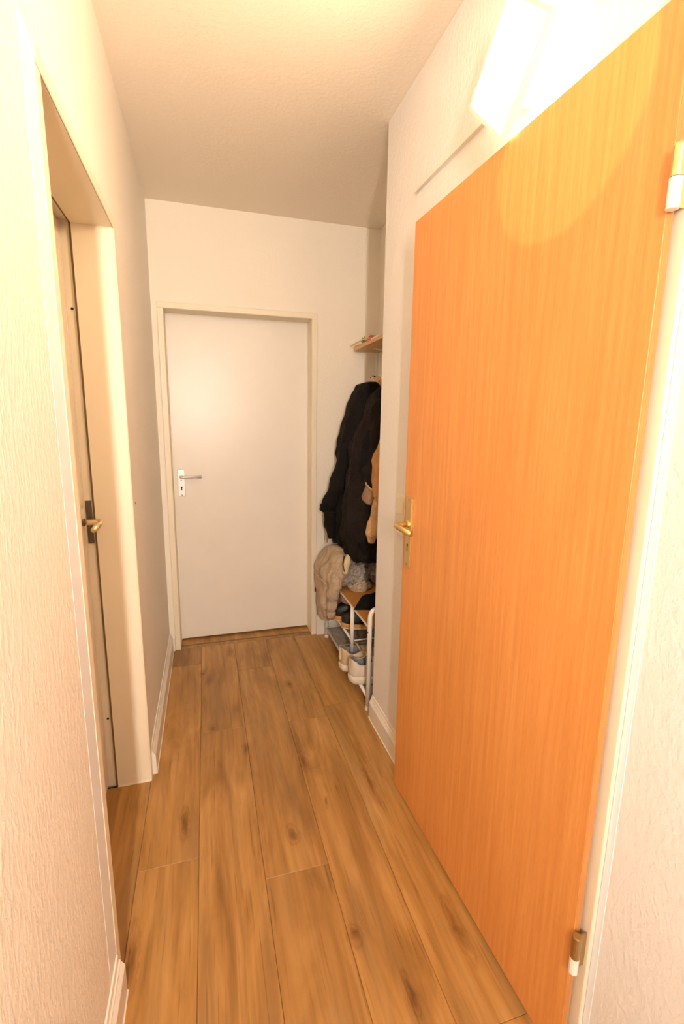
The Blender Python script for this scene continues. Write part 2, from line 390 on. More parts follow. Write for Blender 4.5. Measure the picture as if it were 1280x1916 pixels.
part('seal', B(((-RV-.007, LY1+.004, 0), (-RV-.0005, LY1+.010, LZ+.008)), ((-RV-.007, LY0-.008, LZ+.003), (-RV-.0005, LY1+.008, LZ+.010))), M_rubber, d, label='dark rubber seal in the rebate')
part('sealant_bead', B(((-RV, LY1-.003, 0), (.003, LY1, .004))), M_bead, d)
lf = part('door_leaf', B(((-.192, LY0-.008, .009), (-.152, LY1+.008, LZ+.006)), bev=.0015), M_leaf_l, d)
part('seal', B(((-.1535, LY1+.0035, .012), (-.150, LY1+.0065, LZ))), M_alu, d, label='thin grey sealing line beside the leaf')
st = part('strike_plate', B(((-.1475, LY1+.0085, .962), (-.1285, LY1+.0105, 1.112))), M_strike, d, label='dark steel strike plate')
for z in (1.7279, .2875):
    part('screw', T([(-.135, LY1+.011, z), (-.135, LY1+.008, z)], .0042, n=10), M_hole, d)
ey = -1.138
part('escutcheon', B(((-.152, ey-.021, .925), (-.1445, ey+.021, 1.095)), bev=.003, seg=2), M_leaf_l, lf, label='cream lever plate')
part('lever', T(bend([(-.1445, ey, 1.049), (-.088, ey, 1.049), (-.090, ey-.105, 1.045)], .016), .0095), M_lever_l, lf, smooth=True, label='beige metal lever')
part('collar', T([(-.148, ey, 1.049), (-.138, ey, 1.049)], .0125, n=14), M_strike, lf)

# ------------------------------------------------------------------ door 3: orange beech door in the right wall, ajar
d = struct(empty('door_3', (W, OY0, 0)), 'orange beech veneer door ajar in the right wall', 'door')
part('door_frame', B(((W, OY0-.002, 0), (1.10, OY0+.012, OZ+.002)), ((W, OY1-.012, 0), (1.10, OY1+.002, OZ+.002)), ((W, OY0+.012, OZ-.012), (1.10, OY1-.012, OZ+.002))), M_frame, d)
part('casing', B(((W-.010, OY0-CAS, 0), (W, OY0, OZ)), ((W-.010, OY1, 0), (W, OY1+CAS+.026, OZ)), ((W-.010, OY0-CAS, OZ), (W, OY1+CAS+.026, OZ+.04)), bev=.004, seg=3), M_frame, d)
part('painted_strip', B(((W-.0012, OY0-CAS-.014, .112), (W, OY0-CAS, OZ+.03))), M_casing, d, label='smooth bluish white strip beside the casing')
ANG = math.radians(2.1586); LW = .8403; LT = 1.9995
lf = empty('door_leaf', (0, 0, 0)); lf.parent = d; lf.location = (.9421-W, -2.1856-OY0, 0); lf.rotation_euler = (0, 0, ANG)
def lp(name, bm, m, **k):
    return part(name, bm, m, lf, world=False, **k)
bm = B(((0, 0, .007), (.015, LW, LT)), bev=.0012); lp('face_panel', bm, M_beech)
lp('core', B(((.015, .013, .007), (.039, LW-.013, LT-.013))), M_beech_edge)
bm = B(((.0008, -.0004, .008), (.0145, .0002, LT-.001))); lp('edge_band', bm, M_beech_edge, label='darker edge strip on the hinge side')
ly = .792
bm = bmesh.new()
prism(bm, [(ly-.0215, .902), (ly-.0175, .898), (ly+.0175, .898), (ly+.0215, .902), (ly+.0215, 1.136), (ly+.0175, 1.141), (ly-.0175, 1.141), (ly-.0215, 1.136)], 'x', -.0085, 0)
bmesh.ops.bevel(bm, geom=[e for e in bm.edges if all(abs(v.co.x+.0085) < 1e-5 for v in e.verts)], offset=.0025, segments=2, affect='EDGES')
lp('escutcheon', bm, M_brass, label='champagne brass long plate')
lp('lever', tube(bmesh.new(), bend([(-.006, ly+.002, 1.047), (-.058, ly+.002, 1.047), (-.056, ly-.112, 1.043)], .02, 8), .0095,
     rs=None), M_brass, smooth=True, label='champagne brass lever')
lp('collar', T([(-.008, ly+.002, 1.047), (-.014, ly+.002, 1.047)], .013, n=16), M_brass)
lp('keyhole', B(((-.0092, ly-.0022, .955), (-.008, ly+.0022, .974)), ((-.0092, ly-.004, .971), (-.008, ly+.004, .980)), bev=.001), M_hole)
for z in (.909, 1.130): lp('screw', T([(-.0095, ly, z), (-.008, ly, z)], .004, n=10), M_brassold)
for z0, z1, z2, bigm in ((1.786, 1.742, 1.698, M_brass), (.3703, .318, .280, M_brassold)):
    hg = empty('hinge', (.938-W, -2.1975-OY0, z1)); hg.parent = d
    part('knuckle', T([(.938, -2.1975, z0), (.938, -2.1975, z0-.003), (.938, -2.1975, z1)], .009, n=16, rs=[.0075, .009, .009]), bigm, hg, smooth=False, label='brass upper knuckle')
    part('knuckle', T([(.938, -2.1975, z1-.001), (.938, -2.1975, z2+.008), (.938, -2.1975, z2+.007), (.938, -2.1975, z2+.001), (.938, -2.1975, z2)], .009, n=16, rs=[.009, .009, .0084, .009, .0065]), M_plast, hg, label='white sleeved lower knuckle')
    part('hinge_plate', B(((.9405, -2.1965, z2+.006), (.9645, -2.1945, z0-.004))), bigm, hg)

# ------------------------------------------------------------------ wall lamp: square panel hung on its corner
LC = Vector((W, -1.7925, 2.1345)); s_ = .1015
lamp = tag(empty('wall_lamp', LC), 'square white light panel turned on its corner above the orange door', 'lamp')
R45 = Matrix.Translation(LC) @ Matrix.Rotation(math.radians(44.6), 4, 'X')
def lbox(*bx, bev=0):
    bm = B(*bx, bev=bev); bmesh.ops.transform(bm, matrix=R45, verts=bm.verts); return bm
XF = .9-W
part('back_box', lbox(((-.045, -.05, -.05), (0, .05, .05))), M_plast, lamp)
part('back_plate', lbox(((XF+.015, -s_+.002, -s_+.002), (XF+.018, s_-.002, s_-.002))), M_plast, lamp)
fw = .0085
part('frame', lbox(((XF, -s_, -s_), (XF+.016, -s_+fw, s_)), ((XF, s_-fw, -s_), (XF+.016, s_, s_)), ((XF, -s_+fw, -s_), (XF+.016, s_-fw, -s_+fw)), ((XF, -s_+fw, s_-fw), (XF+.016, s_-fw, s_))), M_plast, lamp, label='pale frame around the lit panel')
part('diffuser', lbox(((XF+.002, -s_+fw, -s_+fw), (XF+.014, s_-fw, s_-fw))), M_lit, lamp, label='glowing white diffuser')
part('light_strip', lbox(((XF+.0185, -.094, -.094), (XF+.0215, -.086, .094)), ((XF+.0185, .086, -.094), (XF+.0215, .094, .094)), ((XF+.0185, -.086, -.094), (XF+.0215, .086, -.086)), ((XF+.0185, -.086, .086), (XF+.0215, .086, .094))), M_halo, lamp, label='lit strip behind the panel')
# surface duct for its cable
du = tag(empty('cable_duct', (W, -1.21, 2.153)), 'slim white cable duct running to the wall lamp', 'cable duct')
Y0, Z0, Y1, Z1 = -1.211, 2.153, -1.742, 2.1385
bm = bmesh.new()
for (ya, za, yb, zb, h, dd, x0) in ((Y0, Z0, Y1, Z1, .0075, .011, 0),):
    vs8 = []
    for (y, z) in ((ya, za), (yb, zb)):
        for (dx, dz) in ((0, -h), (-dd, -h*.85), (-dd, h*.85), (0, h)): vs8.append(bm.verts.new((W+dx, y, z+dz)))
    for k in range(4): bm.faces.new((vs8[k], vs8[(k+1) % 4], vs8[4+(k+1) % 4], vs8[4+k]))
    bm.faces.new(vs8[3::-1]); bm.faces.new(vs8[4:])
part('duct_cover', bm, M_plast, du)
part('cable_end', T([(W-.005, Y0+.004, Z0-.002), (W-.005, Y0-.01, Z0-.002)], .0028, n=8), M_hole, du)

# small spotlight added out of view to make the patch on the orange door
sp_pos = Vector((.075, -2.13, 2.12)); aim = Vector((.93, -1.955, 1.945))
so = tag(empty('added_spotlight', (0, sp_pos.y, sp_pos.z)), 'small white spotlight added out of view to light the orange door', 'lamp')
part('mount', T([(0, sp_pos.y, sp_pos.z), (.012, sp_pos.y, sp_pos.z)], .03, n=20), M_plast, so)
dv = (aim-sp_pos).normalized()
part('lamp_head', T([sp_pos-dv*.05, sp_pos-dv*.045, sp_pos-dv*.002], .024, n=20, rs=[.016, .024, .026]), M_plast, so)
sl = bpy.data.lights.new('added_spot_bulb', 'SPOT'); sl.energy = SPOT_W*10; sl.color = SPOT_COL; sl.spot_size = math.radians(24.5); sl.spot_blend = .14; sl.shadow_soft_size = .008
slo = bpy.data.objects.new('added_spot_bulb', sl); C.objects.link(slo); slo.parent = so; slo.location = sp_pos + dv*.004 - Vector((0, sp_pos.y, sp_pos.z)); slo.rotation_euler = dv.to_track_quat('-Z', 'Y').to_euler()
# round ceiling lamp added out of view as weak fill for the hall
cl = tag(empty('added_ceiling_lamp', (.52, -3.45, H)), 'round ceiling lamp added unseen behind the camera as fill', 'lamp')
part('lamp_base', T([(.52, -3.45, H), (.52, -3.45, H-.03)], .13, n=32), M_plast, cl)
al = bpy.data.lights.new('added_ceiling_bulb', 'AREA'); al.shape = 'DISK'; al.size = .25; al.energy = CEIL_W; al.color = CEIL_COL
alo = bpy.data.objects.new('added_ceiling_bulb', al); C.objects.link(alo); alo.parent = cl; alo.location = (0, 0, -.034)

# ------------------------------------------------------------------ light switch
sw = tag(empty('light_switch', (W, -1.187, 1.035)), 'ivory double light switch on the wall beside the orange door', 'light switch')
part('switch_frame', B(((W-.009, -1.2275, .953), (W, -1.146, 1.115)), bev=.002), M_switch, sw)
for z0, z1 in ((.963, 1.027), (1.041, 1.105)): part('rocker', B(((W-.0125, -1.218, z0), (W-.008, -1.156, z1)), bev=.0012), M_switch, sw)
# small red mark where a plug was on the left wall
rm = tag(empty('wall_plug', (0, -1.011, 1.0885)), 'small red plug in a hole in the left wall', 'wall plug')
part('hole_rim', T([(-.001, -1.011, 1.0885), (.0006, -1.011, 1.0885)], .010, n=12), M_frame, rm)
part('plug', T([(-.002, -1.011, 1.088), (.0022, -1.011, 1.088)], .0042, n=10), M_red, rm)

# ------------------------------------------------------------------ alcove: shelf, coat rail
shf = tag(empty('wall_shelf', (1.215, -.45, 1.81)), 'thin light wood shelf high in the alcove above the coats', 'shelf')
part('shelf_board', B(((1.135, -.905, 1.81), (1.2965, -.03, 1.828)), bev=.001), M_shelf, shf)
for y in (-.18, -.75):
    bm = bmesh.new(); prism(bm, [(WA, 1.81), (WA-.09, 1.81), (WA-.09, 1.806), (WA-.012, 1.798), (WA-.006, 1.73), (WA, 1.73)], 'y', y-.006, y+.006)
    part('bracket', bm, M_plast, shf)
# things lying on the shelf
o = tag(obj('wooden_stick', T([(1.103, -.075, 1.834), (1.165, -.255, 1.866)], .0045, n=8), M_stick), 'thin pale wooden stick poking over the front of the wall shelf', 'stick')
o = tag(obj('wooden_stick', T([(1.130, -.08, 1.8325), (1.175, -.40, 1.8325)], .0042, n=8), M_stick), 'second pale wooden stick lying flat behind the first on the wall shelf', 'stick')
bx = tag(empty('small_box', (1.168, -.25, 1.829)), 'small pinkish red box on the wall shelf', 'box')
part('box_body', B(((1.152, -.290, 1.829), (1.182, -.215, 1.856)), bev=.002), mat('pink_card', (.62, .20, .14), .6), bx)
part('box_flap', B(((1.150, -.292, 1.856), (1.184, -.26, 1.8595))), M_red, bx)
bm = bmesh.new()
for k in range(7):
    a = k*.9; p0 = Vector((1.150, -.185, 1.83)); p1 = p0+Vector((.012*math.cos(a), .045*math.sin(a*.7)-.01, .018+.012*(k % 3)))
    tube(bm, [p0, (p0+p1)/2+Vector((0, 0, .006)), p1], .003, n=6, rs=[.002, .006, .001])
tag(obj('dried_sprig', bm, M_greenery, smooth=True), 'small dull green sprig lying beside the pinkish box', 'plant')
bm = bmesh.new(); box(bm, (1.145, -.42, 1.829), (1.20, -.31, 1.842), .003)
tag(obj('paper_packet', bm, M_plast), 'small white packet lying on the shelf nearest the wall edge', 'packet')
# cable duct in the alcove corner
o = tag(obj('corner_duct', B(((WA-.013, -.022, .112), (WA, -.003, 1.81)), bev=.002), M_plast), 'slim white duct in the alcove corner below the shelf', 'cable duct')

rail = tag(empty('coat_rail', (WA, -.5, 1.63)), 'wooden coat rail with metal hooks behind the coats', 'coat rail')
part('rail_board', B(((1.244, -.88, 1.588), (1.262, -.098, 1.656)), bev=.002), M_shelf, rail)
part('end_cap', T(bend([(1.262, -.108, 1.652), (1.236, -.104, 1.668), (1.222, -.104, 1.652)], .012), .0035, n=8), M_hole, rail, smooth=True, label='black hook at the rail end')
for y in (-.15, -.80): part('spacer', B(((1.262, y-.012, 1.60), (WA, y+.012, 1.645))), M_shelf, rail)
for y in (-.20, -.33, -.46, -.59, -.72, -.85):
    hk = part('hook', T(bend([(1.244, y, 1.630), (1.215, y, 1.612), (1.200, y, 1.645)], .012), .0045, n=8), M_alu, rail, smooth=True)
    part('hook_tip', T([(1.200, y, 1.640), (1.198, y, 1.652)], .0075, n=8), M_plast, hk)

# ------------------------------------------------------------------ garments
def garment(rows, folds=9, amp=.1, seed=0, n=72, sub=5, noise_amp=.012, pw=2.4):
    """rows: (z, x0, x1, y0, y1) from top to hem -> closed lofted cloth volume with vertical folds"""
    R = []
    for a, b in zip(rows, rows[1:]):
        for k in range(sub):
            t = k/sub; R.append(tuple(a[i]*(1-t)+b[i]*t for i in range(5)))
    R.append(rows[-1]); bm = bmesh.new(); rings = []; m = len(R)
    for j, (z, x0, x1, y0, y1) in enumerate(R):
        t = j/(m-1); cx, cy, rx, ry = (x0+x1)/2, (y0+y1)/2, (x1-x0)/2, (y1-y0)/2; ring = []
        for k in range(n):
            a = 2*PI*k/n
            ca, sa = math.cos(a), math.sin(a)
            ex = math.copysign(abs(ca)**(2/pw), ca); ey = math.copysign(abs(sa)**(2/pw), sa)
            ph = noise.noise(Vector((seed*3.1, t*1.6, a*.35)))*2.6
            f_ = 1 + amp*min(1, .15+t*1.2)*(.62*math.sin(folds*a+ph+seed) + .38*math.sin((folds*1.7)*a - ph*1.4 + t*2+seed*2))
            p = Vector((cx+rx*ex*f_, cy+ry*ey*f_, z))
            nv = noise.noise(p*11+Vector((seed, 0, 0)))*noise_amp + noise.noise(p*26+Vector((0, seed, 0)))*noise_amp*.5
            rn = 1-abs(noise.noise(Vector((p.x*7+seed, p.y*7, p.z*4.5))))*2.4
            nv += (rn-.35)*noise_amp*.8
            p += Vector((ex, ey, 0))*nv; p.z += noise.noise(Vector((a*1.3, seed, t*3)))*.012*(t > .9)
            ring.append(bm.verts.new(p))
        rings.append(ring)
    for a, b in zip(rings, rings[1:]):
        for k in range(n): bm.faces.new((a[k], a[(k+1) % n], b[(k+1) % n], b[k]))
    bm.faces.new(rings[0][::-1]); bm.faces.new(rings[-1]); return bm
def sleeve(bm, pts, rs, n=20, seed=0, wr=.10):
    pts = [Vector(p) for p in pts]; P = []; Rr = []
    for i in range(len(pts)-1):
        for k in range(6):
            t = k/6; P.append(pts[i].lerp(pts[i+1], t)); r = rs[i]*(1-t)+rs[i+1]*t
            q = 1+wr*math.sin((i*6+k)*1.5+seed)+wr*.6*math.sin((i*6+k)*2.7+seed*2); Rr.append((r*q, r*(1.0+wr*math.sin((i*6+k)*1.1+seed))))
    P.append(pts[-1]); Rr.append((rs[-1], rs[-1])); tube(bm, P, 0, n=n, rs=Rr); 
    for v in bm.verts: v.co += Vector((1, 1, .3))*noise.noise(v.co*22+Vector((seed, 0, 0)))*.006
    return bm

# black hooded jacket, furthest along the rail
j1 = tag(empty('hooded_jacket', (1.17, -.17, .62)), 'black hooded jacket hanging furthest along the rail, cuff pointing at the white door', 'jacket')
part('body', garment([(1.585, 1.165, 1.238, -.235, -.11), (1.535, 1.100, 1.262, -.27, -.06), (1.44, 1.068, 1.276, -.29, -.05), (1.30, 1.035, 1.278, -.30, -.045), (1.10, 1.005, 1.28, -.31, -.04),
     (.90, .965, 1.28, -.315, -.04), (.75, .955, 1.275, -.31, -.05), (.665, .985, 1.26, -.29, -.06)], 8, .07, 1), M_black, j1, smooth=True)
hd = part('hood', garment([(1.618, 1.165, 1.215, -.245, -.17), (1.605, 1.115, 1.235, -.27, -.13), (1.56, 1.082, 1.240, -.29, -.11), (1.48, 1.050, 1.235, -.30, -.10), (1.40, 1.030, 1.215, -.31, -.11), (1.31, 1.000, 1.17, -.30, -.12), (1.21, .985, 1.12, -.28, -.13), (1.17, 1.0, 1.09, -.25, -.15)], 5, .06, 3, noise_amp=.010), M_black, j1, smooth=True)
slv = part('sleeve', sleeve(bmesh.new(), [(1.09, -.23, 1.40), (1.045, -.24, 1.20), (.985, -.235, 1.02), (.935, -.22, .90)], [.055, .056, .05, .043], seed=2), M_black, j1, smooth=True)
part('cuff', sleeve(bmesh.new(), [(.937, -.22, .905), (.918, -.215, .868)], [.046, .040], seed=5, wr=.12), M_black2, j1, smooth=True)
part('hem_flap', sleeve(bmesh.new(), [(.945, -.24, .88), (.935, -.245, .80), (.950, -.25, .72)], [.038, .030, .022], seed=7, wr=.12), M_black, j1, smooth=True)
part('zip_pull', B(((.918, -.252, .690), (.926, -.246, .735)), bev=.001), M_brassold, j1, label='brown zip pull')
# black brown coat in the middle of the rail
j2 = tag(empty('long_coat', (1.13, -.42, .58)), 'long brownish black coat hanging between the black hooded jacket and the tan coat', 'coat')
part('body', garment([(1.572, 1.165, 1.25, -.42, -.33), (1.545, 1.12, 1.27, -.46, -.32), (1.45, 1.07, 1.275, -.50, -.315), (1.25, 1.022, 1.278, -.52, -.315), (1.0, .985, 1.28, -.53, -.315),
     (.80, .965, 1.28, -.52, -.31), (.66, .995, 1.26, -.50, -.32), (.615, 1.035, 1.22, -.47, -.33)], 9, .10, 8, noise_amp=.018), M_brownblack, j2, smooth=True)
part('sleeve', sleeve(bmesh.new(), [(1.155, -.46, 1.50), (1.135, -.50, 1.35), (1.12, -.52, 1.16), (1.115, -.53, .98)], [.045, .055, .05, .042], seed=12, wr=.14), M_brownblack, j2, smooth=True)
part('lining_panel', garment([(1.35, 1.06, 1.12, -.505, -.44), (1.1, 1.03, 1.11, -.515, -.44), (.85, 1.02, 1.10, -.515, -.44), (.66, 1.04, 1.11, -.50, -.43)], 4, .10, 15, n=32), M_black2, j2, smooth=True)
# tan corduroy coat, mostly hidden by the wall edge
j3 = tag(empty('tan_coat', (1.19, -.60, .72)), 'tan corduroy coat mostly hidden behind the wall edge', 'coat')
part('body', garment([(1.58, 1.20, 1.265, -.66, -.58), (1.50, 1.16, 1.27, -.70, -.55), (1.36, 1.105, 1.275, -.71, -.56), (1.20, 1.055, 1.275, -.71, -.57), (1.02, 1.068, 1.278, -.71, -.57), (.86, 1.12, 1.27, -.70, -.55)], 7, .06, 21), M_tan, j3, smooth=True)
part('sleeve', sleeve(bmesh.new(), [(1.15, -.60, 1.12), (1.112, -.61, 1.0), (1.092, -.60, .90), (1.078, -.585, .82), (1.078, -.575, .765)], [.04, .038, .034, .036, .018], seed=23, wr=.05), M_camel, j3, smooth=True, label='camel knit sleeve')
part('drawstring', T([(1.083, -.665, 1.28), (1.073, -.67, 1.20), (1.083, -.675, 1.12), (1.095, -.675, 1.05)], .0022, n=6), M_plast, j3, smooth=True, label='thin white drawstring')
# taupe hood / hat with a rim
ht = tag(empty('bucket_hat', (1.10, -.53, .98)), 'taupe hat with a paler rim hung beside the tan coat', 'hat')
bm = bmesh.new(); Mh = Matrix.Translation((1.098, -.545, 1.035)) @ Euler((math.radians(15), math.radians(28), 0)).to_matrix().to_4x4()
prf = [(.000, -.075), (.030, -.073), (.042, -.060), (.048, -.02), (.052, 0), (.058, .012), (.054, .012), (.046, -.002), (.040, -.05), (.0, -.062)]
rings = [[bm.verts.new(Mh @ Vector((r*math.cos(a), r*1.15*math.sin(a), z))) for a in (2*PI*k/28 for k in range(28))] for r, z in prf[1:-1]]
for a, b in zip(rings, rings[1:]):
    for k in range(28): bm.faces.new((a[k], a[(k+1) % 28], b[(k+1) % 28], b[k]))
bm.faces.new(rings[0][::-1]); bm.faces.new(rings[-1])
part('crown', bm, M_taupe, ht, smooth=True)
part('rim', T([Mh @ Vector((.058*math.cos(a), .066*math.sin(a), .012)) for a in (2*PI*k/28 for k in range(29))], .0045, n=8), M_camel, ht, smooth=True)

# ------------------------------------------------------------------ shoe rack bench
rk = tag(empty('shoe_rack', (1.08, -.47, 0)), 'white tube shoe rack with a wooden bench top in the alcove', 'shoe rack')
RX, RX2, RY0, RY1 = .973, 1.245, -.868, -.065
for (xa, xb, y) in ((RX, RX2, RY0),):
    part('end_frame', T(bend([(xa, y, .004), (xa, y, .522), (xb, y, .522), (xb, y, .004)], .05, 8), .0115, n=14), M_tube, rk, smooth=True)
for x in (RX, RX2):
    part('leg', T([(x, RY1, .004), (x, RY1, .43)], .0115, n=14), M_tube, rk, smooth=True)
    part('leg', T([(x, -.60, .17 if x < 1.1 else .06), (x, -.60, .432)], .0105, n=14), M_tube, rk, smooth=True)
for x, y in ((RX, RY0), (RX2, RY0), (RX, RY1), (RX2, RY1)):
    part('foot', T([(x, y, 0), (x, y, .018)], .0135, n=14), M_plast, rk)
part('bench_top', B(((RX-.004, RY0+.008, .424), (RX2+.008, RY1+.02, .434)), bev=.001), M_board, rk, label='orange brown wooden bench top')
part('top_rail', B(((RX-.0065, RY0+.008, .423), (RX-.004, RY1+.02, .4345))), M_tube, rk, label='white front edging of the bench top')
part('rail', T([(RX, RY0, .063), (RX, RY1, .063)], .0085, n=12), M_tube, rk, smooth=True)
part('rail', T([(RX2, RY0, .063), (RX2, RY1, .063)], .0085, n=12), M_tube, rk, smooth=True)
part('rail', T([(RX, -.60, .232), (RX, RY1, .232)], .0066, n=10), M_tube, rk, smooth=True)
part('rail', T([(RX2, -.60, .232), (RX2, RY1, .232)], .0065, n=10), M_tube, rk, smooth=True)
for y in (-.60, -.335, RY1): part('cross_wire', T([(RX, y, .232), (RX2, y, .232)], .0035, n=8), M_tube, rk, smooth=True)
for y in (-.325, -.58, RY1): part('cross_wire', T([(RX, y, .067), (RX2, y, .067)], .0026, n=8), M_tube, rk, smooth=True)
part('lower_shelf', B(((RX+.008, RY0+.012, .058), (RX2-.008, RY1-.004, .0615))), M_mesh, rk, label='grey fabric lower shelf')
for y, z in ((RY0, .405), (-.60, .222)):
    part('screw', T([(RX-.0125, y-.004, z), (RX-.009, y-.003, z)], .0045, n=8), M_strike, rk)

# shoes
def shoe(name, label, group, loc, rz, upper, sole, lining, L_=.285, Wd=.098, hcol=.088, sole_h=.034, mid=None, lace=None, tilt=0):
    """toe towards local +x, heel at x=0"""
    r = tag(empty(name, loc, rz), label, 'shoe', group)
    r.rotation_euler = (tilt, 0, rz)
    def outl(t):   # half width along the length
        return Wd/2*(.70+.30*math.sin(PI*min(1, t*1.15)*.9))*min(1, (max(t, 0)/.06)**.5 if t < .06 else 1)*(1 if t < .78 else math.sqrt(max(0, 1-((t-.78)/.235)**2)))
    n = 22; ts = [k/n for k in range(n+1)]; ts[0] = .004; ts[-1] = .996
    def loft(hs, m_, nm, k_in=1.0, z0f=None, power=2.3):
        bm = bmesh.new(); rings = []
        for t in ts:
            wv_ = outl(t)*k_in; h = hs(t); z0 = z0f(t) if z0f else 0; ring = []
            for q in range(14):
                a = PI*q/13; ca, sa = math.cos(a), math.sin(a)
                ring.append(bm.verts.new((t*L_, wv_*math.copysign(abs(ca)**(2/power), ca), z0+h*abs(sa)**(2/power))))
            rings.append(ring)
        for a, b in zip(rings, rings[1:]):
            for q in range(13): bm.faces.new((a[q], a[q+1], b[q+1], b[q]))
            bm.faces.new((a[13], a[0], b[0], b[13]))
        bm.faces.new(rings[0][::-1]); bm.faces.new(rings[-1])
        return part(nm, bm, m_, r, smooth=True, world=False)
    # sole: flared slab with a toe spring
    bm = bmesh.new(); lay = []
    for zf, kk in ((0, .93), (.25, 1.05), (.7, 1.09), (1, 1.0)):
        ring = []
        for t, sgn in [(t, 1) for t in ts]+[(t, -1) for t in ts[::-1]]:
            sp = .010*max(0, (t-.75)/.25)**2 + .006*max(0, (.1-t)/.1)
            ring.append(bm.verts.new((t*L_*1.01 - .004*(kk-1)*10*(t < .1)*1, sgn*outl(t)*kk+sgn*.002, sp+zf*(sole_h-.4*sp))))
        lay.append(ring)
    for a, b in zip(lay, lay[1:]):
        for k in range(len(a)): bm.faces.new((a[k], a[(k+1) % len(a)], b[(k+1) % len(a)], b[k]))
    bm.faces.new(lay[0][::-1]); bm.faces.new(lay[-1]); s_o = part('sole', bm, sole, r, smooth=True, world=False)
    if mid:
        bm = bmesh.new(); lay = []
        for z, kk in ((.0, .96), (.010, 1.13)):
            lay.append([bm.verts.new((t*L_*1.015-.003, sg*(outl(t)*kk+.0015), z)) for t, sg in [(t, 1) for t in ts]+[(t, -1) for t in ts[::-1]]])
        a, b = lay
        for k in range(len(a)): bm.faces.new((a[k], a[(k+1) % len(a)], b[(k+1) % len(a)], b[k]))
        bm.faces.new(a[::-1]); bm.faces.new(b); part('outsole', bm, mid, r, smooth=True, world=False)
    # upper: walls with an open collar
    def top(t):
        if t < .10: return hcol*(1.0+.10*(1-t/.10))
        if t < .38: return hcol*(1.0-.22*math.sin(PI*(t-.10)/.28)**1)
        if t < .45: return hcol*1.02
        return hcol*1.02*(1-.0)*(1-((t-.45)/.55)**1.0*.52)
    bm = bmesh.new(); rings = []
    open_t = .40
    for t in ts:
        wv_ = outl(t)*.97; h = top(t); ring = []
        for q in range(17):
            u = q/16; a = PI*u; ca, sa = math.cos(a), math.sin(a)
            if t <= open_t:      # collar: sides rise to the rim, then fall inside
                k_ = [1.0, 1.03, 1.02, .97, .90, .80, .72, .66, 0, .66, .72, .80, .90, .97, 1.02, 1.03, 1.0][q]
                zz = [0, .25, .55, .82, 1.0, .98, .6, .18, .12, .18, .6, .98, 1.0, .82, .55, .25, 0][q]
                y = wv_*k_*(1 if q < 8 else -1); z = h*zz
                if t < .03: z = h*(zz if zz < .8 and q in (0, 1, 2, 3, 13, 14, 15, 16) else 1.0)
            else:
                y = wv_*math.copysign(abs(ca)**(.8), ca); z = h*abs(sa)**.7
            ring.append(bm.verts.new((t*L_ + (.008*(z/hcol) if t < .1 else 0), y, sole_h*.8+z)))
        rings.append(ring)
    for ra, rb in zip(rings, rings[1:]):
        for q in range(16):
            fc = bm.faces.new((ra[q], ra[q+1], rb[q+1], rb[q]))
            if ra[q].co.x < open_t*L_ and 5 <= q <= 10: fc.material_index = 1
        bm.faces.new((ra[16], ra[0], rb[0], rb[16]))
    bm.faces.new(rings[0][::-1]); bm.faces.new(rings[-1])
    part('upper', bm, upper, r, smooth=True, world=False, mats=[upper, lining])
    # tongue, laces, heel tab
    bm = bmesh.new(); tube(bm, [(.40*L_, 0, sole_h+hcol*.60), (.36*L_, 0, sole_h+hcol*.98), (.325*L_, 0, sole_h+hcol*1.12)], 0, n=12, rs=[(.026, .006), (.028, .006), (.022, .004)])
    part('tongue', bm, upper, r, smooth=True, world=False)
    for k in range(4):
        t = .45+.065*k; z = sole_h*.8+top(t)*1.0
        bm = bmesh.new(); tube(bm, [(t*L_, -outl(t)*.55, z-.010), (t*L_+.004, 0, z+.004), (t*L_, outl(t)*.55, z-.010)], 0, n=6, rs=[.0022]*3)
        part('lace', bm, lace or upper, r, smooth=True, world=False)
    bm = bmesh.new(); box(bm, (-.001, -.013, sole_h+.25*hcol), (.007, .013, sole_h+hcol*.98), .002, 2)
    part('heel_tab', bm, lace or upper, r, world=False)
    return r
shoe('sneaker', 'cream sneaker, further of the two on the lower rack shelf', None, (.905, -.592, .0722), math.radians(-6), M_shoe_c, M_sole_w, M_insole, L_=.29, hcol=.088, sole_h=.04, lace=M_shoe_w)
shoe('sneaker', 'white sneaker nearest the tall rack leg on the lower shelf', None, (.918, -.722, .0722), math.radians(-3), M_shoe_w, M_sole_w, M_insole, L_=.29, hcol=.086, sole_h=.042, lace=M_shoe_c)
bsh = []
for yy, xx, rz, lab in ((-.352, 1.215, 174, 'black boot with gum sole, further of the pair under the bench top'), (-.475, 1.235, 172, 'black boot with gum sole, nearer of the pair behind the middle leg')):
    shoe('boot', lab, None, (xx, yy, .2385), math.radians(rz), M_shoe_b, M_gum, M_hole, L_=.275, hcol=.112, sole_h=.03, mid=M_midsole, lace=M_shoe_b)

# ------------------------------------------------------------------ crumpled clothes on the bench
def heap(c, r, seed, k=1.0, n=5, ridge=.22, fl=None):
    bm = bmesh.new(); bmesh.ops.create_icosphere(bm, subdivisions=n, radius=1)
    for v in bm.verts:
        d_ = v.co.normalized(); q = d_*2.1+Vector((seed*1.7, seed, 0))
        rg = 1-abs(noise.noise(q*1.6))*2.2; r2 = 1-abs(noise.noise(q*3.7+Vector((5, 1, 2))))*2.2
        f_ = 1 + ridge*(rg-.4) + ridge*.45*(r2-.4) + .12*noise.noise(d_*1.3+Vector((seed, 3, 1)))
        p = Vector((d_.x*r[0], d_.y*r[1], d_.z*r[2]))*f_*k
        p = Vector(c)+p
        if fl is not None and p.z < fl: p.z = fl
        v.co = p
    return bm
g = tag(empty('beige_hoodie', (.95, -.22, .45)), 'beige hoodie draped over the far front corner of the shoe rack', 'hoodie')
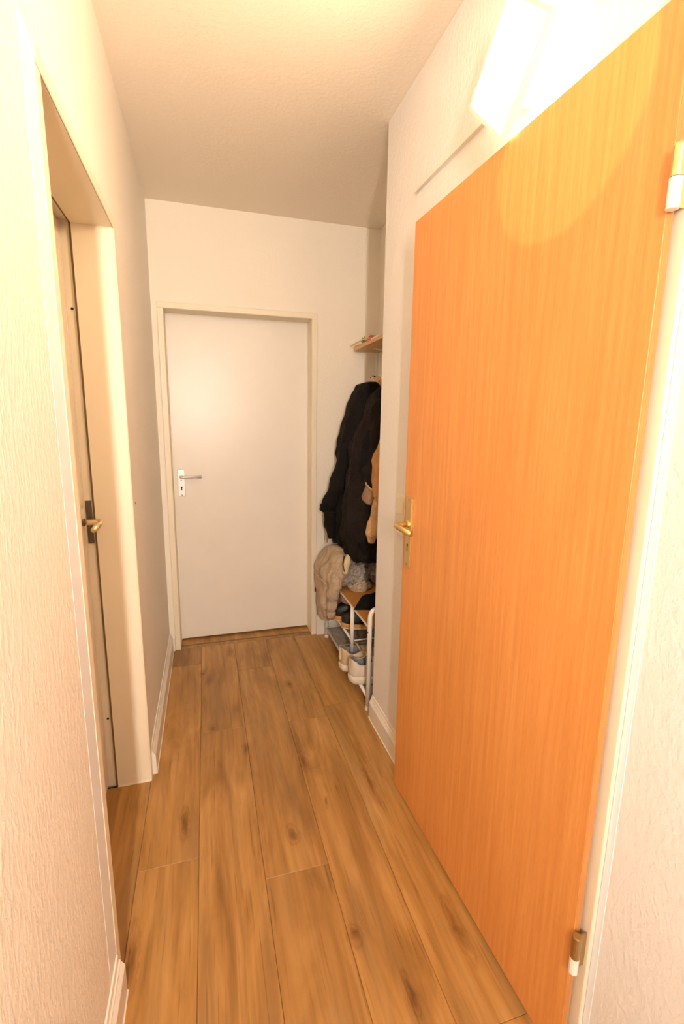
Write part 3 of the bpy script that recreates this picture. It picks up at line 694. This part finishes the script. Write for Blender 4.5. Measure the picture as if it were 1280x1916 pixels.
part('body', garment([(.655, .965, 1.04, -.27, -.17), (.63, .935, 1.06, -.33, -.10), (.57, .900, 1.05, -.37, -.07), (.50, .888, 1.02, -.385, -.06), (.44, .885, .965, -.36, -.065), (.37, .885, .95, -.325, -.08), (.30, .892, .947, -.31, -.10), (.235, .900, .945, -.30, -.13), (.205, .910, .94, -.285, -.16)], 7, .085, 31, noise_amp=.026), M_beige, g, smooth=True)
part('seam', T([(.893, -.355, .470), (.884, -.30, .475), (.880, -.22, .468), (.884, -.14, .475), (.893, -.085, .468)], .0022, n=6), M_cream, g, smooth=True, label='pale curved seam')
part('sleeve', sleeve(bmesh.new(), [(.985, -.33, .56), (.945, -.375, .50), (.925, -.38, .42), (.922, -.365, .33), (.925, -.345, .26)], [.035, .04, .034, .03, .02], seed=33, wr=.16), M_beige, g, smooth=True)
part('ribbing', sleeve(bmesh.new(), [(1.01, -.40, .65), (.995, -.41, .60), (.99, -.405, .545)], [.014, .021, .016], seed=35, wr=.1), M_cream, g, smooth=True, label='cream ribbed edge')
part('drawstring', T([(.985, -.395, .645), (.972, -.415, .60), (.980, -.42, .56)], .0028, n=6), M_hole, g, smooth=True, label='dark drawstring')
o = tag(obj('grey_sweatshirt', heap((1.065, -.245, .515), (.105, .15, .092), 41, ridge=.26, fl=.4345), M_grey, smooth=True), 'crumpled grey sweatshirt lying on the bench top behind the beige hoodie', 'sweatshirt')
o = tag(obj('lilac_trousers', heap((1.212, -.235, .525), (.066, .165, .10), 47, ridge=.24, fl=.4345), M_lilac, smooth=True), 'lilac grey trousers piled against the alcove wall on the bench top', 'trousers')
o = tag(obj('grey_tshirt', heap((1.085, -.375, .455), (.062, .055, .032), 53, ridge=.30, fl=.4345), M_beige, smooth=True), 'small crumpled pale shirt at the front of the clothes pile', 'shirt')
o = tag(obj('purple_cloth', heap((.905, -.085, .45), (.020, .030, .06), 59, ridge=.10), M_lilac, smooth=True), 'purplish grey cloth edge showing left of the beige hoodie', 'cloth')
# red tip
bm = bmesh.new(); pts = [(.880, -.115, .335), (.895, -.060, .335), (.886, -.10, .372)]
v1 = [bm.verts.new(p) for p in pts]; v2 = [bm.verts.new(Vector(p)+Vector((.012, .014, 0))) for p in pts]
bm.faces.new(v1); bm.faces.new(v2[::-1])
for k in range(3): bm.faces.new((v1[k], v1[(k+1) % 3], v2[(k+1) % 3], v2[k]))
tag(obj('red_cloth', bm, M_red), 'small red cloth tip sticking out left of the beige hoodie', 'cloth')
# black scarf on bench top hanging over the front edge
def sheet(poly_pts, th, m_):
    pass
bm = bmesh.new(); nx, ny = 22, 14; grid = {}
A_, B_, C_, D_ = Vector((.957, -.665, 0)), Vector((1.050, -.515, 0)), Vector((1.20, -.46, 0)), Vector((1.10, -.70, 0))
for i in range(nx+1):
    for j in range(ny+1):
        u, t = i/nx, j/ny
        p = (A_*(1-u)+D_*u)*(1-t) + (B_*(1-u)+C_*u)*t
        e = min(u, 1-u, t, 1-t)*6; h = .022*min(1, e)**.5 + .006*noise.noise(p*25)*min(1, e*2)
        grid[i, j] = bm.verts.new((p.x, p.y, .4365+max(0, h)))
for i in range(nx):
    for j in range(ny): bm.faces.new((grid[i, j], grid[i+1, j], grid[i+1, j+1], grid[i, j+1]))
r_ = bmesh.ops.extrude_face_region(bm, geom=bm.faces[:])
for e in r_['geom']:
    if isinstance(e, bmesh.types.BMVert): e.co.z = .4348
tag(obj('black_cloth', bm, M_black2, smooth=True), 'flat folded black cloth lying on the near half of the bench top', 'cloth')
# mauve bag under the bench top, on the middle shelf
mb = tag(empty('mauve_bag', (1.0, -.42, .24)), 'mauve cloth bag squeezed between the black boots and the bench top', 'bag')
part('bag_body', heap((1.005, -.40, .395), (.038, .062, .03), 61, n=4, ridge=.12), M_mauve, mb, smooth=True)

for o in bpy.data.objects:
    if o.type == 'MESH' and o.name.split('.')[0] in ('grey_sweatshirt', 'lilac_trousers', 'grey_tshirt'): pass
